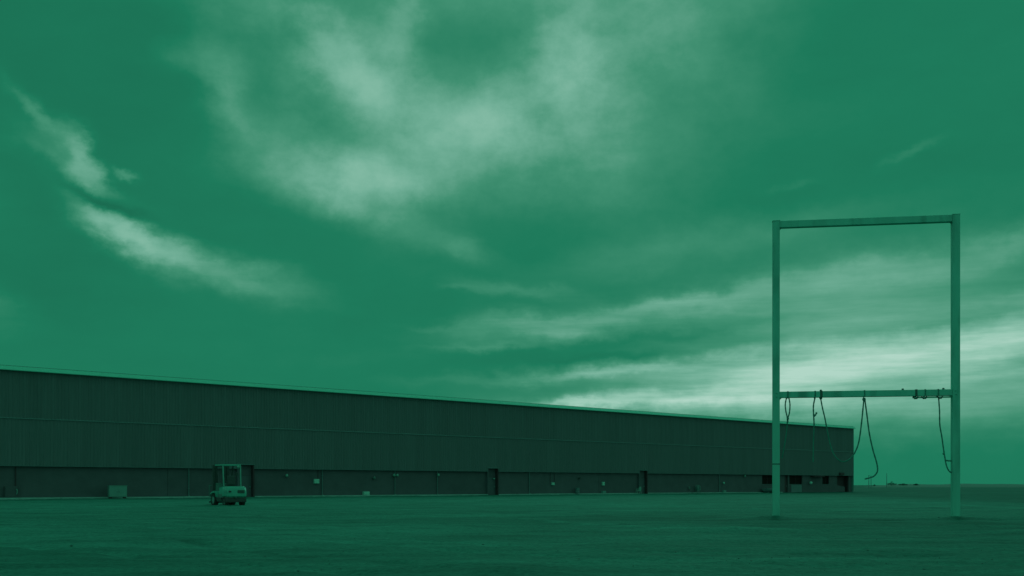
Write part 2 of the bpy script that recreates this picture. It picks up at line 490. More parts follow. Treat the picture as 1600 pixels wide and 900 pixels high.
def ground():
    front = np.radians(np.arange(-38, 38.01, .125))
    back = np.radians(np.arange(42, 320, 6.0))
    azs = np.concatenate([front, back])
    na = len(azs)
    rs = np.concatenate([[.4, 2, 5, 8], np.geomspace(9.5, 240, 430), np.geomspace(260, 14000, 30)])
    nr = len(rs)
    A, RR = np.meshgrid(azs, rs)
    X, Y = RR * np.sin(A), RR * np.cos(A)
    z = np.zeros_like(X); tone = np.zeros_like(X)
    for sc, am in ((7.3, .045), (2.9, .036), (1.1, .026), (.45, .020), (.2, .010)):
        z += (vnoise(X / sc + 100, Y / sc + 200, int(sc * 10)) - .5) * 2 * am
    for pts, hw, dz, tn in TRACKS:
        P = [on_ground(x, y) for x, y in pts]
        P = spline(P, 10)
        best = np.full(X.shape, 1e9)
        for a_, b_ in zip(P[:-1], P[1:]):
            ax, ay, bx, by = a_.x, a_.y, b_.x, b_.y
            L2 = (bx - ax) ** 2 + (by - ay) ** 2 + 1e-9
            t = np.clip(((X - ax) * (bx - ax) + (Y - ay) * (by - ay)) / L2, 0, 1)
            best = np.minimum(best, np.hypot(X - ax - t * (bx - ax), Y - ay - t * (by - ay)))
        wob = vnoise(X / 1.7, Y / 1.7, int(hw * 100) + 3)
        g = np.exp(-(best / hw) ** 2) * np.clip(wob * 1.8 - .25, 0, 1)
        z += 1.4 * dz * g; tone += 1.2 * tn * g
    # trodden strip heaped along the foot of the frame
    t = (X - PL.x) * FD.x + (Y - PL.y) * FD.y
    n = (X - PL.x) * FN.x + (Y - PL.y) * FN.y
    inside = np.clip(1 - np.maximum(np.maximum(-1.2 - t, t - 8.5), 0) / 1.5, 0, 1)
    g = np.exp(-((n - .1) / .45) ** 2) * inside
    z += .05 * g; tone += .30 * g
    g2 = np.exp(-((n - .95) / .30) ** 2) * inside * np.clip(vnoise(X / .9, Y / .9, 77) * 2 - .3, 0, 1)
    z -= .05 * g2; tone -= .8 * g2
    for P0 in (PL, PR):       # loose soil heaped against each post, with a broken ring coloured darker
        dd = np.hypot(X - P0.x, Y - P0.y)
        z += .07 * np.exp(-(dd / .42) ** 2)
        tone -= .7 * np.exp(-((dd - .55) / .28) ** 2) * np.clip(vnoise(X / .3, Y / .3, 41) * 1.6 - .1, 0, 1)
    # damper, darker soil: a wide tongue in the middle distance and the field on the right
    def patch(cx, cy, rx, ry, s):
        wx = X + (vnoise(X / 6, Y / 6, 5) - .5) * 7; wy = Y + (vnoise(X / 6, Y / 6, 9) - .5) * 7
        return s * np.exp(-(((wx - cx) / rx) ** 2 + ((wy - cy) / ry) ** 2) ** 1.5)
    c = on_ground(1080, 816); tone += patch(c.x, c.y, 15, 5.5, -.55)
    c = on_ground(1420, 850); tone += patch(c.x + 5, c.y, 11, 10, -.42)
    c = on_ground(150, 880); tone += patch(c.x, c.y, 6, 4, -.38)
    c = on_ground(620, 830); tone += patch(c.x, c.y, 8, 6, .26)
    c = on_ground(760, 783); tone += patch(c.x, c.y, 34, 24, .26)
    right = np.clip((X - 22 - .10 * Y) / 10, 0, 1) * np.clip((Y - 38) / 12, 0, 1)
    tone -= .75 * right
    fade = np.clip((230 - RR) / 120, 0, 1)
    z *= fade
    # flat under the building
    v = np.stack([X, Y, z], -1).reshape(-1, 3)
    v = np.concatenate([v, [[0, 0, 0]]])
    idx = np.arange(nr * na).reshape(nr, na)
    nx = np.roll(idx, -1, axis=1)
    q = np.stack([idx[:-1], nx[:-1], nx[1:], idx[1:]], -1).reshape(-1, 4)
    c = nr * na
    faces = [tuple(f) for f in q[:, ::-1].tolist()] + [(c, int(idx[0, (k + 1) % na]), int(idx[0, k])) for k in range(na)]
    me = bpy.data.meshes.new('ground')
    me.from_pydata(v.tolist(), [], faces)
    me.polygons.foreach_set('use_smooth', [True] * len(me.polygons))
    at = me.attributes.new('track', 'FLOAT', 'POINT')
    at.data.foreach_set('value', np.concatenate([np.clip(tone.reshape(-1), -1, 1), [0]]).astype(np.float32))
    bm = bmesh.new(); bm.from_mesh(me)
    bm.normal_update()
    up = sum(1 for f in list(bm.faces)[:2000] if f.normal.z > 0)
    if up < 1000: bmesh.ops.reverse_faces(bm, faces=bm.faces)
    bm.to_mesh(me); bm.free()
    me.materials.append(MAT['soil'])
    o = link('ground', me)
    tag(o, 'bare green-tinted dirt field with faint wheel tracks', None, kind='structure')
    return o
ground()

def gravel():
    ico = [(0, 0, 1), (.9, 0, .3), (.28, .85, .3), (-.72, .53, .3), (-.72, -.53, .3), (.28, -.85, .3), (0, 0, -.4)]
    fc = [(0, 1, 2), (0, 2, 3), (0, 3, 4), (0, 4, 5), (0, 5, 1), (6, 2, 1), (6, 3, 2), (6, 4, 3), (6, 5, 4), (6, 1, 5)]
    mb = MB()
    for i in range(2600):
        d = 12.5 + 42 * random.random() ** 1.9
        u = random.uniform(-.62, .62)
        x, y = u * d, d
        if vnoise(np.array([x / 2.2]), np.array([y / 2.2]), 31)[0] < .42: continue
        s = .005 + .012 * random.random() ** 3
        if random.random() < .012: s *= 2.0
        th = random.random() * 6.3
        c, sn = math.cos(th), math.sin(th)
        sx, sy, sz = s * random.uniform(.8, 1.5), s * random.uniform(.7, 1.2), s * random.uniform(.45, .9)
        mb.add([(x + (p[0] * sx * c - p[1] * sy * sn), y + (p[0] * sx * sn + p[1] * sy * c), .012 + p[2] * sz) for p in ico], fc)
    for px_, py_, s in ((1550, 876, .05), (1444, 891, .05), (1356, 861, .06), (1535, 882, .04), (1206, 873, .04), (1174, 878, .05), (1154, 874, .04), (466, 894, .05),
                        (786, 878, .05), (1130, 822, .06), (1197, 809, .10), (1460, 811, .10), (1467, 809, .08), (1056, 864, .06), (905, 875, .05), (755, 852, .07), (414, 871, .04)):
        g_ = on_ground(px_, py_)
        th = px_ * .7; s *= .62
        c, sn = math.cos(th), math.sin(th)
        mb.add([(g_.x + (p[0] * s * 1.3 * c - p[1] * s * sn), g_.y + (p[0] * s * 1.3 * sn + p[1] * s * c), .015 + p[2] * s * .5) for p in ico], fc)
    o = mb.build('gravel', MAT['stone'])
    tag(o, 'loose stones and clods scattered over the dirt field', 'gravel', kind='stuff')
gravel()

# ------------------------------------------------------------------ far field edge, poles, scrub
def ridge():
    mb = MB()
    n = 70
    top, foot, rear = [], [], []
    for i in range(n + 1):
        u = .352 + (1.25 - .352) * i / n
        d = 620
        k = min(1, i / 3.0)
        hgt = (1.85 + .35 * math.sin(i * .9) * math.exp(-i / 12) + .18 * math.sin(i * 1.7 + 1) + .12 * random.random()) * k
        foot.append((u * d * .93, d * .93, -.3)); top.append((u * d, d, hgt)); rear.append((u * d * 1.1, d * 1.1, -.3))
    v = foot + top + rear
    m = n + 1
    f = [[i, i + 1, m + i + 1, m + i] for i in range(n)] + [[m + i, m + i + 1, 2 * m + i + 1, 2 * m + i] for i in range(n)]
    mb.add(v, f, True)
    tag(mb.build('ridge', MAT['ridge']), 'low dark earth ridge along the right horizon', kind='structure')
ridge()

def far_pole(x, ytop, d, label, arms):
    base = Vector(((x - 800) / F * d, d, -.1))
    h = EYE + (HZ - ytop) * d / F
    root = empty('utility_pole', base)
    tag(root, label, 'pole', 'poles on the far horizon')
    MB().tube([(0, 0, 0), (0, 0, h * .5), (0, 0, h)], [.17, .14, .10], 8).build('pole_shaft', MAT['trim'], root)
    for k, a_ in enumerate(arms):
        MB().box(-a_, a_, -.05, .05, h * (.93 - .12 * k), h * (.93 - .12 * k) + .14).build('crossarm', MAT['trim'], root)
    return root
far_pole(1357.5, 742, 480, 'thin pale pole left of the twin poles on the horizon beside the long building', (.5,))
far_pole(1361, 743, 470, 'thin pale pole right of the twin poles on the horizon under the hanging rope end', (.45,))
far_pole(1385.5, 739, 500, 'single thin mast standing apart beside the low horizon scrub', ())

def scrub(x, ytop, w, d, label):
    base = Vector(((x - 800) / F * d, d, 1.45 if d < 640 else 0))
    root = empty('shrub', base)
    tag(root, label, 'shrub', 'scrub on the horizon')
    h = EYE + (HZ - ytop) * d / F - base.z
    rw = w * d / F / 2
    st = MB()
    for k in range(4):
        st.tube([(0, 0, -.5), (random.uniform(-.5, .5) * rw, random.uniform(-.4, .4) * rw, h * .6)], [.08, .03], 6)
    st.build('stem', MAT['bark'], root)
    lf = MB()
    for k in range(900):
        a_, b_ = random.random() * 6.28, random.random() ** .6
        zz = random.random()
        x_, y_ = math.cos(a_) * b_ * rw, math.sin(a_) * b_ * rw
        top = h * (1 - .65 * (b_) ** 2) * (.8 + .3 * math.sin(x_ * 2.3 + 1))
        p = Vector((x_, y_, max(.02, zz) * top))
        s = random.uniform(.10, .24)
        q = [p + Vector((random.uniform(-s, s), random.uniform(-s, s), random.uniform(-s, s))) for _ in range(3)]
        lf.add(q, [(0, 1, 2)])
    lf.build('crown', MAT['leaf'], root)
scrub(1393, 752.3, 15, 600, 'largest dark scrub clump on the horizon ridge')
scrub(1411, 755.3, 14, 604, 'low flat scrub right of the largest clump on the ridge')
scrub(1431, 755.8, 8, 606, 'smallest scrub clump farthest right on the ridge')
scrub(1366, 757, 9, 650, 'small scrub at the foot of the twin poles')

# ------------------------------------------------------------------ the long building
Z_SOF, Z_SEAM, Z_FAS, Z_TOP, Z_PORT = 3.0, 7.25, 11.52, 11.95, 3.36
S0, S1 = -24.0, WLEN
LOWER = -.28             # lower wall is set back under the cladding
bld = empty('industrial_building', WA, WROT)
bld.rotation_euler = (0, 0, WROT)
tag(bld, 'long dark industrial building with ribbed cladding and pale roof edge', 'building')
# local frame: x along the wall, -y out of the wall (towards the camera)
def wall_box(name, mat, s0, s1, o0, o1, z0, z1, parent=bld, bev=0.0):
    return MB().box(s0, s1, -o1, -o0, z0, z1, bev).build(name, MAT[mat], parent)

portals = []
for xr, w in ((397, 1.85), (778.5, 1.75), (1011.5, 1.75)):
    s = s_at(xr)
    portals.append((s - w, s))

def sheet_mesh(name, z0, z1):
    """one ribbed sheet, 1.2 m wide, four trapezoid ribs, real thickness by its backing"""
    mb = MB()
    prof = []
    for k in range(4):
        b = k * .3
        prof += [(b + .012, 0), (b + .17, 0), (b + .20, .038), (b + .27, .038)]
    prof.append((1.2, 0))
    prof[0] = (0, 0)
    v, f = [], []
    for x_, o_ in prof: v += [(x_, -o_, z0), (x_, -o_, z1)]
    m = len(prof)
    for i in range(m - 1): f.append([2 * i, 2 * i + 2, 2 * i + 3, 2 * i + 1])
    # back skin closes the sheet
    b0 = len(v)
    v += [(0, .03, z0), (0, .03, z1), (1.2, .03, z0), (1.2, .03, z1)]
    f += [[b0, b0 + 1, b0 + 3, b0 + 2], [0, 1, b0 + 1, b0], [2 * m - 2, b0 + 2, b0 + 3, 2 * m - 1]]
    f.append([2 * i for i in range(m)][::1] + [b0 + 2, b0])
    f.append(([2 * i + 1 for i in range(m)] + [b0 + 3, b0 + 1])[::-1])
    mb.add(v, f)
    me = mb.mesh(name)
    me.materials.append(MAT['cladding'])
    return me
sm_low = sheet_mesh('cladding_sheet', Z_SOF, Z_SEAM)
sm_port = sheet_mesh('cladding_sheet', Z_PORT, Z_SEAM)
sm_up = sheet_mesh('cladding_sheet', Z_SEAM + .07, Z_FAS)
breaks = [S0] + [v for p in portals for v in p] + [S1]
def run(me, a_, b_, out):
    n = max(1, round((b_ - a_) / 1.2))
    w = (b_ - a_) / n
    for i in range(n):
        o = link('cladding_sheet', me, bld)
        j = random.gauss(0, .004)
        o.location = (a_ + i * w + .002, -out - j, 0)
        o.scale = ((w - .004) / 1.2, 1, 1)
        o.rotation_euler = (0, 0, random.gauss(0, .006))
for i in range(len(breaks) - 1):
    run(sm_port if i % 2 else sm_low, breaks[i], breaks[i + 1], 0.0)
run(sm_up, S0, S1, .03)
# flashing between the two rows of sheets, drip edge above the lower wall
n = 16
for i in range(n):
    a_, b_ = S0 + (S1 - S0) * i / n, S0 + (S1 - S0) * (i + 1) / n
    o = MB().prism([(-.085, Z_SEAM - .03), (-.085, Z_SEAM + .01), (-.02, Z_SEAM + .10), (.0, Z_SEAM + .10), (.0, Z_SEAM - .03)], a_ + .004, b_ - .004, 'x').build('seam_flashing', MAT['trim'], bld)
for i in range(0, len(breaks) - 1, 2):
    wall_box('drip_edge', 'trim', breaks[i], breaks[i + 1], -.26, .075, Z_SOF - .045, Z_SOF - .004)
# backing wall so that no light leaks between sheets
wall_box('backing_wall', 'dark', S0, S1 - .02, -1.6, -1.2, .0, Z_SOF + .3)
for i in range(len(breaks) - 1):
    wall_box('backing_wall', 'dark', breaks[i], breaks[i + 1] - .01, -.5, -.04, (Z_PORT if i % 2 else Z_SOF) + .01, Z_FAS)
# roof edge: pale sloping flashing with a dark cap
n = 12
for i in range(n):
    a_, b_ = S0 - .1 + (S1 + .2 - S0) * i / n, S0 - .1 + (S1 + .2 - S0) * (i + 1) / n
    MB().prism([(-.46, Z_FAS - .01), (-.46, Z_FAS + .05), (-.10, Z_TOP - .03), (.3, Z_TOP - .03), (.3, Z_FAS - .01)], a_ + .003, b_ - .003, 'x').build('roof_flashing', MAT['fascia'], bld)
MB().box(S0 - .1, S1 + .1, .0, .25, Z_TOP - .03, Z_TOP + .012).build('parapet_cap', MAT['fdark'], bld)
# roof, end walls and back
W_ = 62.0
MB().add([(S0, .2, Z_TOP - .06), (S1, .2, Z_TOP - .06), (S1, W_ / 2, Z_TOP + .9), (S0, W_ / 2, Z_TOP + .9), (S1, W_, Z_TOP - .06), (S0, W_, Z_TOP - .06)],
         [(0, 1, 2, 3), (3, 2, 4, 5)]).build('roof', MAT['roof'], bld)
for s in (S0 + .15, S1 - .05):
    MB().prism([(.52, 0), (W_, 0), (W_, Z_TOP - .1), (W_ / 2, Z_TOP + .86), (.52, Z_TOP - .1)], s - .1, s + .02, 'x').build('end_wall', MAT['cladding'], bld)
MB().box(S0, S1, W_ - .2, W_ + .0, 0, Z_TOP - .12).build('rear_wall', MAT['cladding'], bld)
MB().box(S1 - .02, S1 + .07, -.09, .5, 0.0, Z_FAS - .02).build('corner_trim', MAT['pale'], bld)

# lower wall in panels, with openings near the far corner
joints = [s_at(x, LOWER) for x in (24, 262, 503, 617, 683, 827, 935, 1124)]
ops = []      # s0, s1, z0, z1, kind
def op(x0, x1, y0, y1, kind):
    s0_, s1_ = s_at(x0, LOWER), s_at(x1, LOWER)
    xm = (x0 + x1) / 2
    ops.append((s0_, s1_, max(0, z_at(xm, y1, LOWER)) if y1 < 765 else 0.0, min(Z_SOF - .06, z_at(xm, y0, LOWER)), kind))
op(1191, 1209, 742, 757, 'window')
op(1226, 1231, 742, 770, 'door')
op(1233.5, 1253.5, 741, 757, 'window')
op(1285, 1295.5, 742, 757, 'window')
op(1308, 1326, 743, 769, 'bay')
cuts = sorted([S0, S1 - .02] + [j for j in joints] + [v for p in portals for v in p] + [v for o_ in ops for v in o_[:2]])
def panel(s0_, s1_, z0, z1):
    if s1_ - s0_ < .05 or z1 - z0 < .03: return
    wall_box('wall_panel', 'concrete', s0_ + .012, s1_ - .012, LOWER - .2, LOWER + random.uniform(-.006, .006), z0, z1, bev=.008)
for a_, b_ in zip(cuts[:-1], cuts[1:]):
    m = (a_ + b_) / 2
    if any(p0 < m < p1 for p0, p1 in portals): continue
    hit = [o_ for o_ in ops if o_[0] < m < o_[1]]
    if hit:
        o_ = hit[0]
        panel(a_, b_, o_[3], Z_SOF - .05)
        if o_[2] > 0: panel(a_, b_, 0, o_[2])
    else:
        panel(a_, b_, 0, Z_SOF - .05)
wall_box('joint_backing', 'dark', S0, portals[0][0], LOWER - .26, LOWER - .21, 0, Z_SOF - .06)
segs = [portals[0][1], portals[1][0], portals[1][1], portals[2][0], portals[2][1], ops[0][0]]
for a_, b_ in zip(segs[0::2], segs[1::2]):
    wall_box('joint_backing', 'dark', a_, b_, LOWER - .26, LOWER - .21, 0, Z_SOF - .06)
for (a_, b_, z0, z1, kind) in ops:
    if kind == 'window':
        w = wall_box('window', 'glass', a_ + .02, b_ - .02, LOWER - .26, LOWER - .22, z0, z1)
        MB().box(a_ + .02, b_ - .02, -LOWER + .16, -LOWER + .21, z1 - .06, z1 - .005).build('frame', MAT['door'], w)
        MB().box((a_ + b_) / 2 - .03, (a_ + b_) / 2 + .03, -LOWER + .16, -LOWER + .21, z0, z1 - .07).build('mullion', MAT['dark'], w)
        MB().box(a_ - .02, b_ + .02, -LOWER - .05, -LOWER + .15, z0 + .004, z0 + .05).build('sill', MAT['trim'], w)
    elif kind == 'door':
        d = wall_box('door', 'dark', a_ + .02, b_ - .02, LOWER - .26, LOWER - .20, 0.02, z1)
        MB().box(b_ - .16, b_ - .10, -LOWER + .17, -LOWER + .195, 1.0, 1.2).build('handle', MAT['pale'], d)
    else:
        d = wall_box('loading_bay_door', 'dark', a_ + .02, b_ - .02, LOWER - .95, LOWER - .9, 0.02, z1)
        MB().prism([(a_ + .05, .05), (b_ - .9, .05), (b_ - .9, .95), (a_ + .05, 1.25)], -LOWER + .25, -LOWER + .6, 'y').build('dock_ramp', MAT['concrete'], bld)
        wall_box('bay_jamb', 'dark', b_ - .02, b_ + .06, LOWER - .9, LOWER - .21, 0, z1)
# recessed doorways
for k, (a_, b_) in enumerate(portals):
    dep = -.42
    d = wall_box('recessed_door', 'door', a_ + .12, b_ - .12, dep - .06, dep, .02, 2.25)
    MB().box(b_ - .32, b_ - .22, -dep - .05, -dep - .01, 1.0, 1.14).build('handle', MAT['pale'], d)
    wall_box('door_transom', 'concrete', a_ + .12, b_ - .12, dep - .06, dep - .01, 2.27, Z_PORT)
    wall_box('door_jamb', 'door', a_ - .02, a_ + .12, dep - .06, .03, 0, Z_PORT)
    wall_box('door_jamb', 'dark', b_ - .12, b_ + .02, dep - .06, .03, 0, Z_PORT)  # far jamb coloured darker than the near one, painting in the recess shade
    wall_box('door_head', 'trim', a_ - .06, b_ + .06, dep, .07, Z_PORT + .004, Z_PORT + .10)
# pale footing along the wall
fs = [S0] + [v for p in portals for v in (p[0] - .05, p[1] + .05)] + [s_at(1222)]
for a_, b_ in zip(fs[0::2], fs[1::2]):
    n = max(1, round((b_ - a_) / 6))
    for i in range(n):
        w = (b_ - a_) / n
        wall_box('footing_block', 'kerb', a_ + i * w + .008, a_ + (i + 1) * w - .008, LOWER + .012, LOWER + .42, -.1, .115 + random.uniform(-.012, .012), bev=.02)
# rainwater pipes
for x in (295, 503.5, 617, 683.5, 827, 1124):
    s = s_at(x, LOWER + .1)
    o = LOWER + .10
    dp = MB().tube([(s, -o, .12), (s, -o, 1.5), (s, -o, 2.93)], .055, 8).build('downpipe', MAT['trim'], bld)
    MB().tube([(s, -o, .13), (s + .02, -o - .12, .12), (s + .03, -o - .25, .10)], .06, 8).build('outlet_shoe', MAT['pale'], dp)
    for zz in (.9, 2.3):
        MB().box(s - .09, s + .09, -o - .07, -o + .06, zz, zz + .05).build('bracket', MAT['trim'], dp)
# canopy slab and vent box over the far openings
a_, b_ = s_at(1270, .2), s_at(1286.5, .2)
wall_box('door_canopy', 'dark', a_, b_, -.2, .55, 2.72, 2.92)
a_, b_ = s_at(1311.5, .1), s_at(1317.5, .1)
wall_box('vent_box', 'dark', a_, b_, .04, .35, 3.05, 3.50, bev=.02)
# pale infill boards under the wide window
a_, b_ = s_at(1236, LOWER), s_at(1252.5, LOWER)
for k in range(3):
    w = (b_ - a_) / 3
    wall_box('infill_board', 'trim', a_ + k * w + .01, a_ + (k + 1) * w - .01, LOWER + .02, LOWER + .06, .05, 1.28)

# ------------------------------------------------------------------ small things on and along the wall
def on_wall(name, x, z, label, cat, out=LOWER, group=None):
    s = s_at(x, out)
    e_ = empty(name, wpt(s, out, z), WROT)
    return tag(e_, label, cat, group)

def utility_box(x, y0, y1, w, dep, label, mat='white', group='boxes along the building wall', conduit=None, name='utility_box', stand=False):
    z0, z1 = z_at(x, y1, LOWER), z_at(x, y0, LOWER)
    if stand: z0 = .13
    e_ = on_wall(name, x, z0, label, 'box', group=group)
    h = z1 - z0
    MB().box(-w / 2, w / 2, -dep - .02, -.02, 0, h, .02).build('housing', MAT[mat], e_)
    MB().box(-w / 2 + .04, w / 2 - .04, -dep - .04, -dep - .021, .04, h - .04, .008).build('door', MAT[mat], e_)
    MB().box(w / 2 - .10, w / 2 - .07, -dep - .06, -dep - .041, h * .45, h * .6).build('latch', MAT['fdark'], e_)
    for cx in (conduit or ()):
        MB().tube([(cx, -.06, h), (cx, -.06, 2.9 - z0)], .03, 6).build('conduit', MAT['dark'], e_)
    return e_
utility_box(493.5, 748.5, 755.5, .62, .22, 'white meter box high on the wall right of the forklift', conduit=(.24,))
utility_box(570.5, 768, 774, .78, .35, 'low white cabinet at the wall foot between the meter box and the twin-head lamp', stand=True)
utility_box(863, 754, 758, .50, .2, 'white box hung under two dark conduits right of the middle doorway', conduit=(-.42, .32))
utility_box(941.5, 753, 758.5, .45, .2, 'brightest small white box, above a low cabinet left of the third doorway')
utility_box(941.5, 767, 771, .66, .35, 'low pale cabinet below the brightest small white box', mat='pale', stand=True)
utility_box(1130, 766, 770, .62, .35, 'low pale cabinet on the ground near the last downpipe', mat='pale', stand=True)

# equipment cabinet near the left end
def cabinet():
    c = wall_pt(177) + WN * 1.1
    z1 = 1.08
    e_ = empty('equipment_cabinet', (c.x, c.y, 0), WROT - .18)
    tag(e_, 'large pale boxy cabinet on dark skids in front of the wall, left of the forklift', 'cabinet')
    MB().box(-.80, .80, -.45, .45, .12, z1 + .1, .03).build('housing', MAT['pale'], e_)
    for x0, x1 in ((-.76, -.01), (.01, .76)):
        d = MB().box(x0, x1, -.475, -.451, .18, z1 + .03, .008).build('door', MAT['pale'], e_)
        MB().box(x1 - .1 if x0 < 0 else x0 + .05, x1 - .05 if x0 < 0 else x0 + .1, -.50, -.476, .55, .70).build('handle', MAT['fmid'], d)
    MB().box(-.84, .84, -.49, .49, z1 + .1, z1 + .14, .01).build('lid', MAT['pale'], e_)
    for x in (-.7, .55):
        MB().box(x, x + .15, -.5, .5, 0.0, .118).build('skid', MAT['dark'], e_)
cabinet()

# cluster at the left edge: riser pipe, enclosure and tap
e_ = on_wall('electrical_riser', 24, 0.0, 'dark conduit and enclosure on the wall at the left edge', 'electrical box')
MB().tube([(0, -.08, 1.15), (0, -.08, 2.9)], .05, 8).build('conduit', MAT['dark'], e_)
MB().box(-.95, .08, -.36, -.02, .13, 1.14, .02).build('housing', MAT['concrete'], e_)
MB().box(-.90, .03, -.385, -.361, .20, 1.07, .008).build('door', MAT['concrete'], e_)
tp = MB().tube([(.0, -.40, .85), (.03, -.48, .78), (.03, -.48, .60), (-.02, -.46, .42)], .045, 8).build('tap', MAT['pale'], e_)
MB().tube([(-.07, -.42, .88), (.07, -.42, .88)], .03, 6).build('tap_handle', MAT['pale'], tp)

def wall_lamp(x, y, label, kind=0, mat='lamp'):
    z = z_at(x, y, LOWER)
    e_ = on_wall('wall_lamp', x, z, label, 'lamp', group='lamps on the building wall')
    MB().box(-.09, .09, -.06, -.01, -.12, .12, .01).build('backplate', MAT['fmid'], e_)
    MB().tube([(0, -.05, .02), (0, -.16, .08), (0, -.26, .10)], .025, 6).build('arm', MAT['fmid'], e_)
    heads = (0,) if kind == 0 else (-.22, .22)
    if kind: MB().tube([(-.24, -.26, .10), (.24, -.26, .10)], .025, 6).build('crossbar', MAT['fmid'], e_)
    for hx in heads:
        M_ = Matrix.Translation((hx, -.30, .14)) @ Matrix.Rotation(R(25), 4, 'X')
        hd = MB().lathe([(.0, .06), (.07, .05), (.16, -.10), (.17, -.22), (.14, -.22)], 14, M_).build('lamp_head', MAT[mat], e_)
        MB().lathe([(.0, -.21), (.135, -.21), (.135, -.24), (.0, -.26)], 14, M_).build('lens', MAT['white'], hd)
    return e_
wall_lamp(446.5, 743.5, 'small dim wall lamp nearest the forklift')
wall_lamp(616.5, 743, 'twin-head wall lamp under the soffit, right of the low white cabinet', 1)
wall_lamp(683, 742.5, 'wall lamp on top of the downpipe left of the middle doorway')
wall_lamp(1129, 755, 'low wall lamp above the last low cabinet before the tall frame', 0, 'white')
wall_lamp(1162, 744, 'wall lamp under the soffit just left of the tall frame')
wall_lamp(583, 747, 'dark unlit lamp on the wall left of the twin-head lamp', 0, 'fmid')
wall_lamp(904, 747.5, 'small dark lamp right of the box with two conduits', 0, 'fdark')

e_ = on_wall('globe_lamp', 1264, z_at(1264, 754.5, LOWER), 'bright round globe lamp between the dark windows near the far corner', 'lamp')
MB().tube([(0, -.02, 0), (0, -.2, 0)], .04, 8).build('arm', MAT['fmid'], e_)
MB().lathe([(.0, .27), (.15, .23), (.25, .12), (.28, 0), (.25, -.12), (.15, -.23), (.0, -.27)], 16, Matrix.Translation((0, -.38, 0))).build('globe', MAT['white'], e_)
s_ = portals[1][1] - .5
e_ = empty('door_lamp', wpt(s_, -.42, 2.05), WROT)
tag(e_, 'small bracket lamp inside the middle recessed doorway', 'lamp')
MB().box(-.08, .08, -.06, 0, -.1, .1, .01).build('backplate', MAT['fmid'], e_)
MB().lathe([(.0, .06), (.08, .05), (.14, -.08), (.11, -.12), (.0, -.13)], 12, Matrix.Translation((0, -.18, .05))).build('lamp_head', MAT['lamp'], e_)
MB().tube([(0, -.05, 0), (0, -.16, .05)], .02, 6).build('arm', MAT['fmid'], e_)

# plastic chair beside the third doorway
def chair():
    s = portals[2][0] - .55
    e_ = empty('plastic_chair', wpt(s, .35, 0.0), WROT - .35)
    tag(e_, 'white chair standing beside the third recessed doorway', 'chair')
    MB().box(-.28, .28, -.26, .26, .42, .47, .015).build('seat', MAT['white'], e_)
    MB().box(.23, .29, -.26, .26, .48, 1.02, .02).build('backrest', MAT['white'], e_)
    for x in (-.25, .25):
        for y in (-.23, .23):
            MB().tube([(x * 1.12, y * 1.1, 0.0), (x, y, .42)], .025, 6).build('leg', MAT['white'], e_)
    for y in (-.27, .27):
        MB().tube([(-.22, y, .46), (-.22, y, .68), (.24, y, .70)], .022, 6).build('armrest', MAT['white'], e_)
chair()

# hose reel
def reel():
    s = s_at(1090, .1)
    e_ = empty('hose_reel', wpt(s, .15, 0.0), WROT)
    tag(e_, 'pale round hose reel standing at the wall between third doorway and tall frame', 'hose reel')
    for y in (-.16, .16):
        M_ = Matrix.Translation((0, y, .78)) @ Matrix.Rotation(R(90), 4, 'X')
        MB().lathe([(.44, -.02), (.48, -.02), (.48, .02), (.44, .02), (.44, -.02)], 20, M_).build('rim', MAT['pale'], e_)
        sp_ = MB()
        for k in range(4):
            a_ = k * math.pi / 4
            sp_.tube([(math.cos(a_) * .45, y, .78 + math.sin(a_) * .45), (-math.cos(a_) * .45, y, .78 - math.sin(a_) * .45)], .018, 6)
        sp_.build('spoke', MAT['pale'], e_)
        MB().tube([(-.35, y * 1.3, 0), (0, y * 1.3, .78), (.35, y * 1.3, 0)], .03, 6).build('stand', MAT['pale'], e_)
    M_ = Matrix.Translation((0, 0, .78)) @ Matrix.Rotation(R(90), 4, 'X')
    MB().lathe([(.0, -.14), (.30, -.14), (.33, -.07), (.31, 0), (.33, .07), (.30, .14), (.0, .14)], 18, M_).build('hose_coil', MAT['trim'], e_)
reel()
e_ = on_wall('shut_off_valve', 1075, z_at(1075, 762, LOWER), 'tiny dark valve on the wall left of the hose reel', 'valve')
MB().tube([(0, -.02, 0), (0, -.2, 0), (0, -.22, -.5)], .05, 8).build('pipe', MAT['dark'], e_)
MB().lathe([(.12, -.02), (.17, -.02), (.17, .02), (.12, .02), (.12, -.02)], 14, Matrix.Translation((0, -.27, 0)) @ Matrix.Rotation(R(90), 4, 'X')).build('wheel', MAT['pale'], e_)
# barrel-like drum, faint, against the wall
s = s_at(901, .1)
e_ = empty('steel_drum', wpt(s, .25, 0.0), WROT)
tag(e_, 'dim steel drum against the wall between the box with conduits and the brightest box', 'drum')
MB().lathe([(.0, .0), (.30, .0), (.31, .02), (.29, .04), (.29, .29), (.31, .31), (.29, .33), (.29, .58), (.31, .60), (.29, .62), (.29, .86), (.31, .89), (.29, .90), (.27, .87), (.0, .87)], 20).build('barrel', MAT['trim'], e_)
MB().lathe([(.0, .90), (.04, .90), (.04, .87)], 8, Matrix.Translation((.16, 0, 0))).build('bung', MAT['pale'], e_)
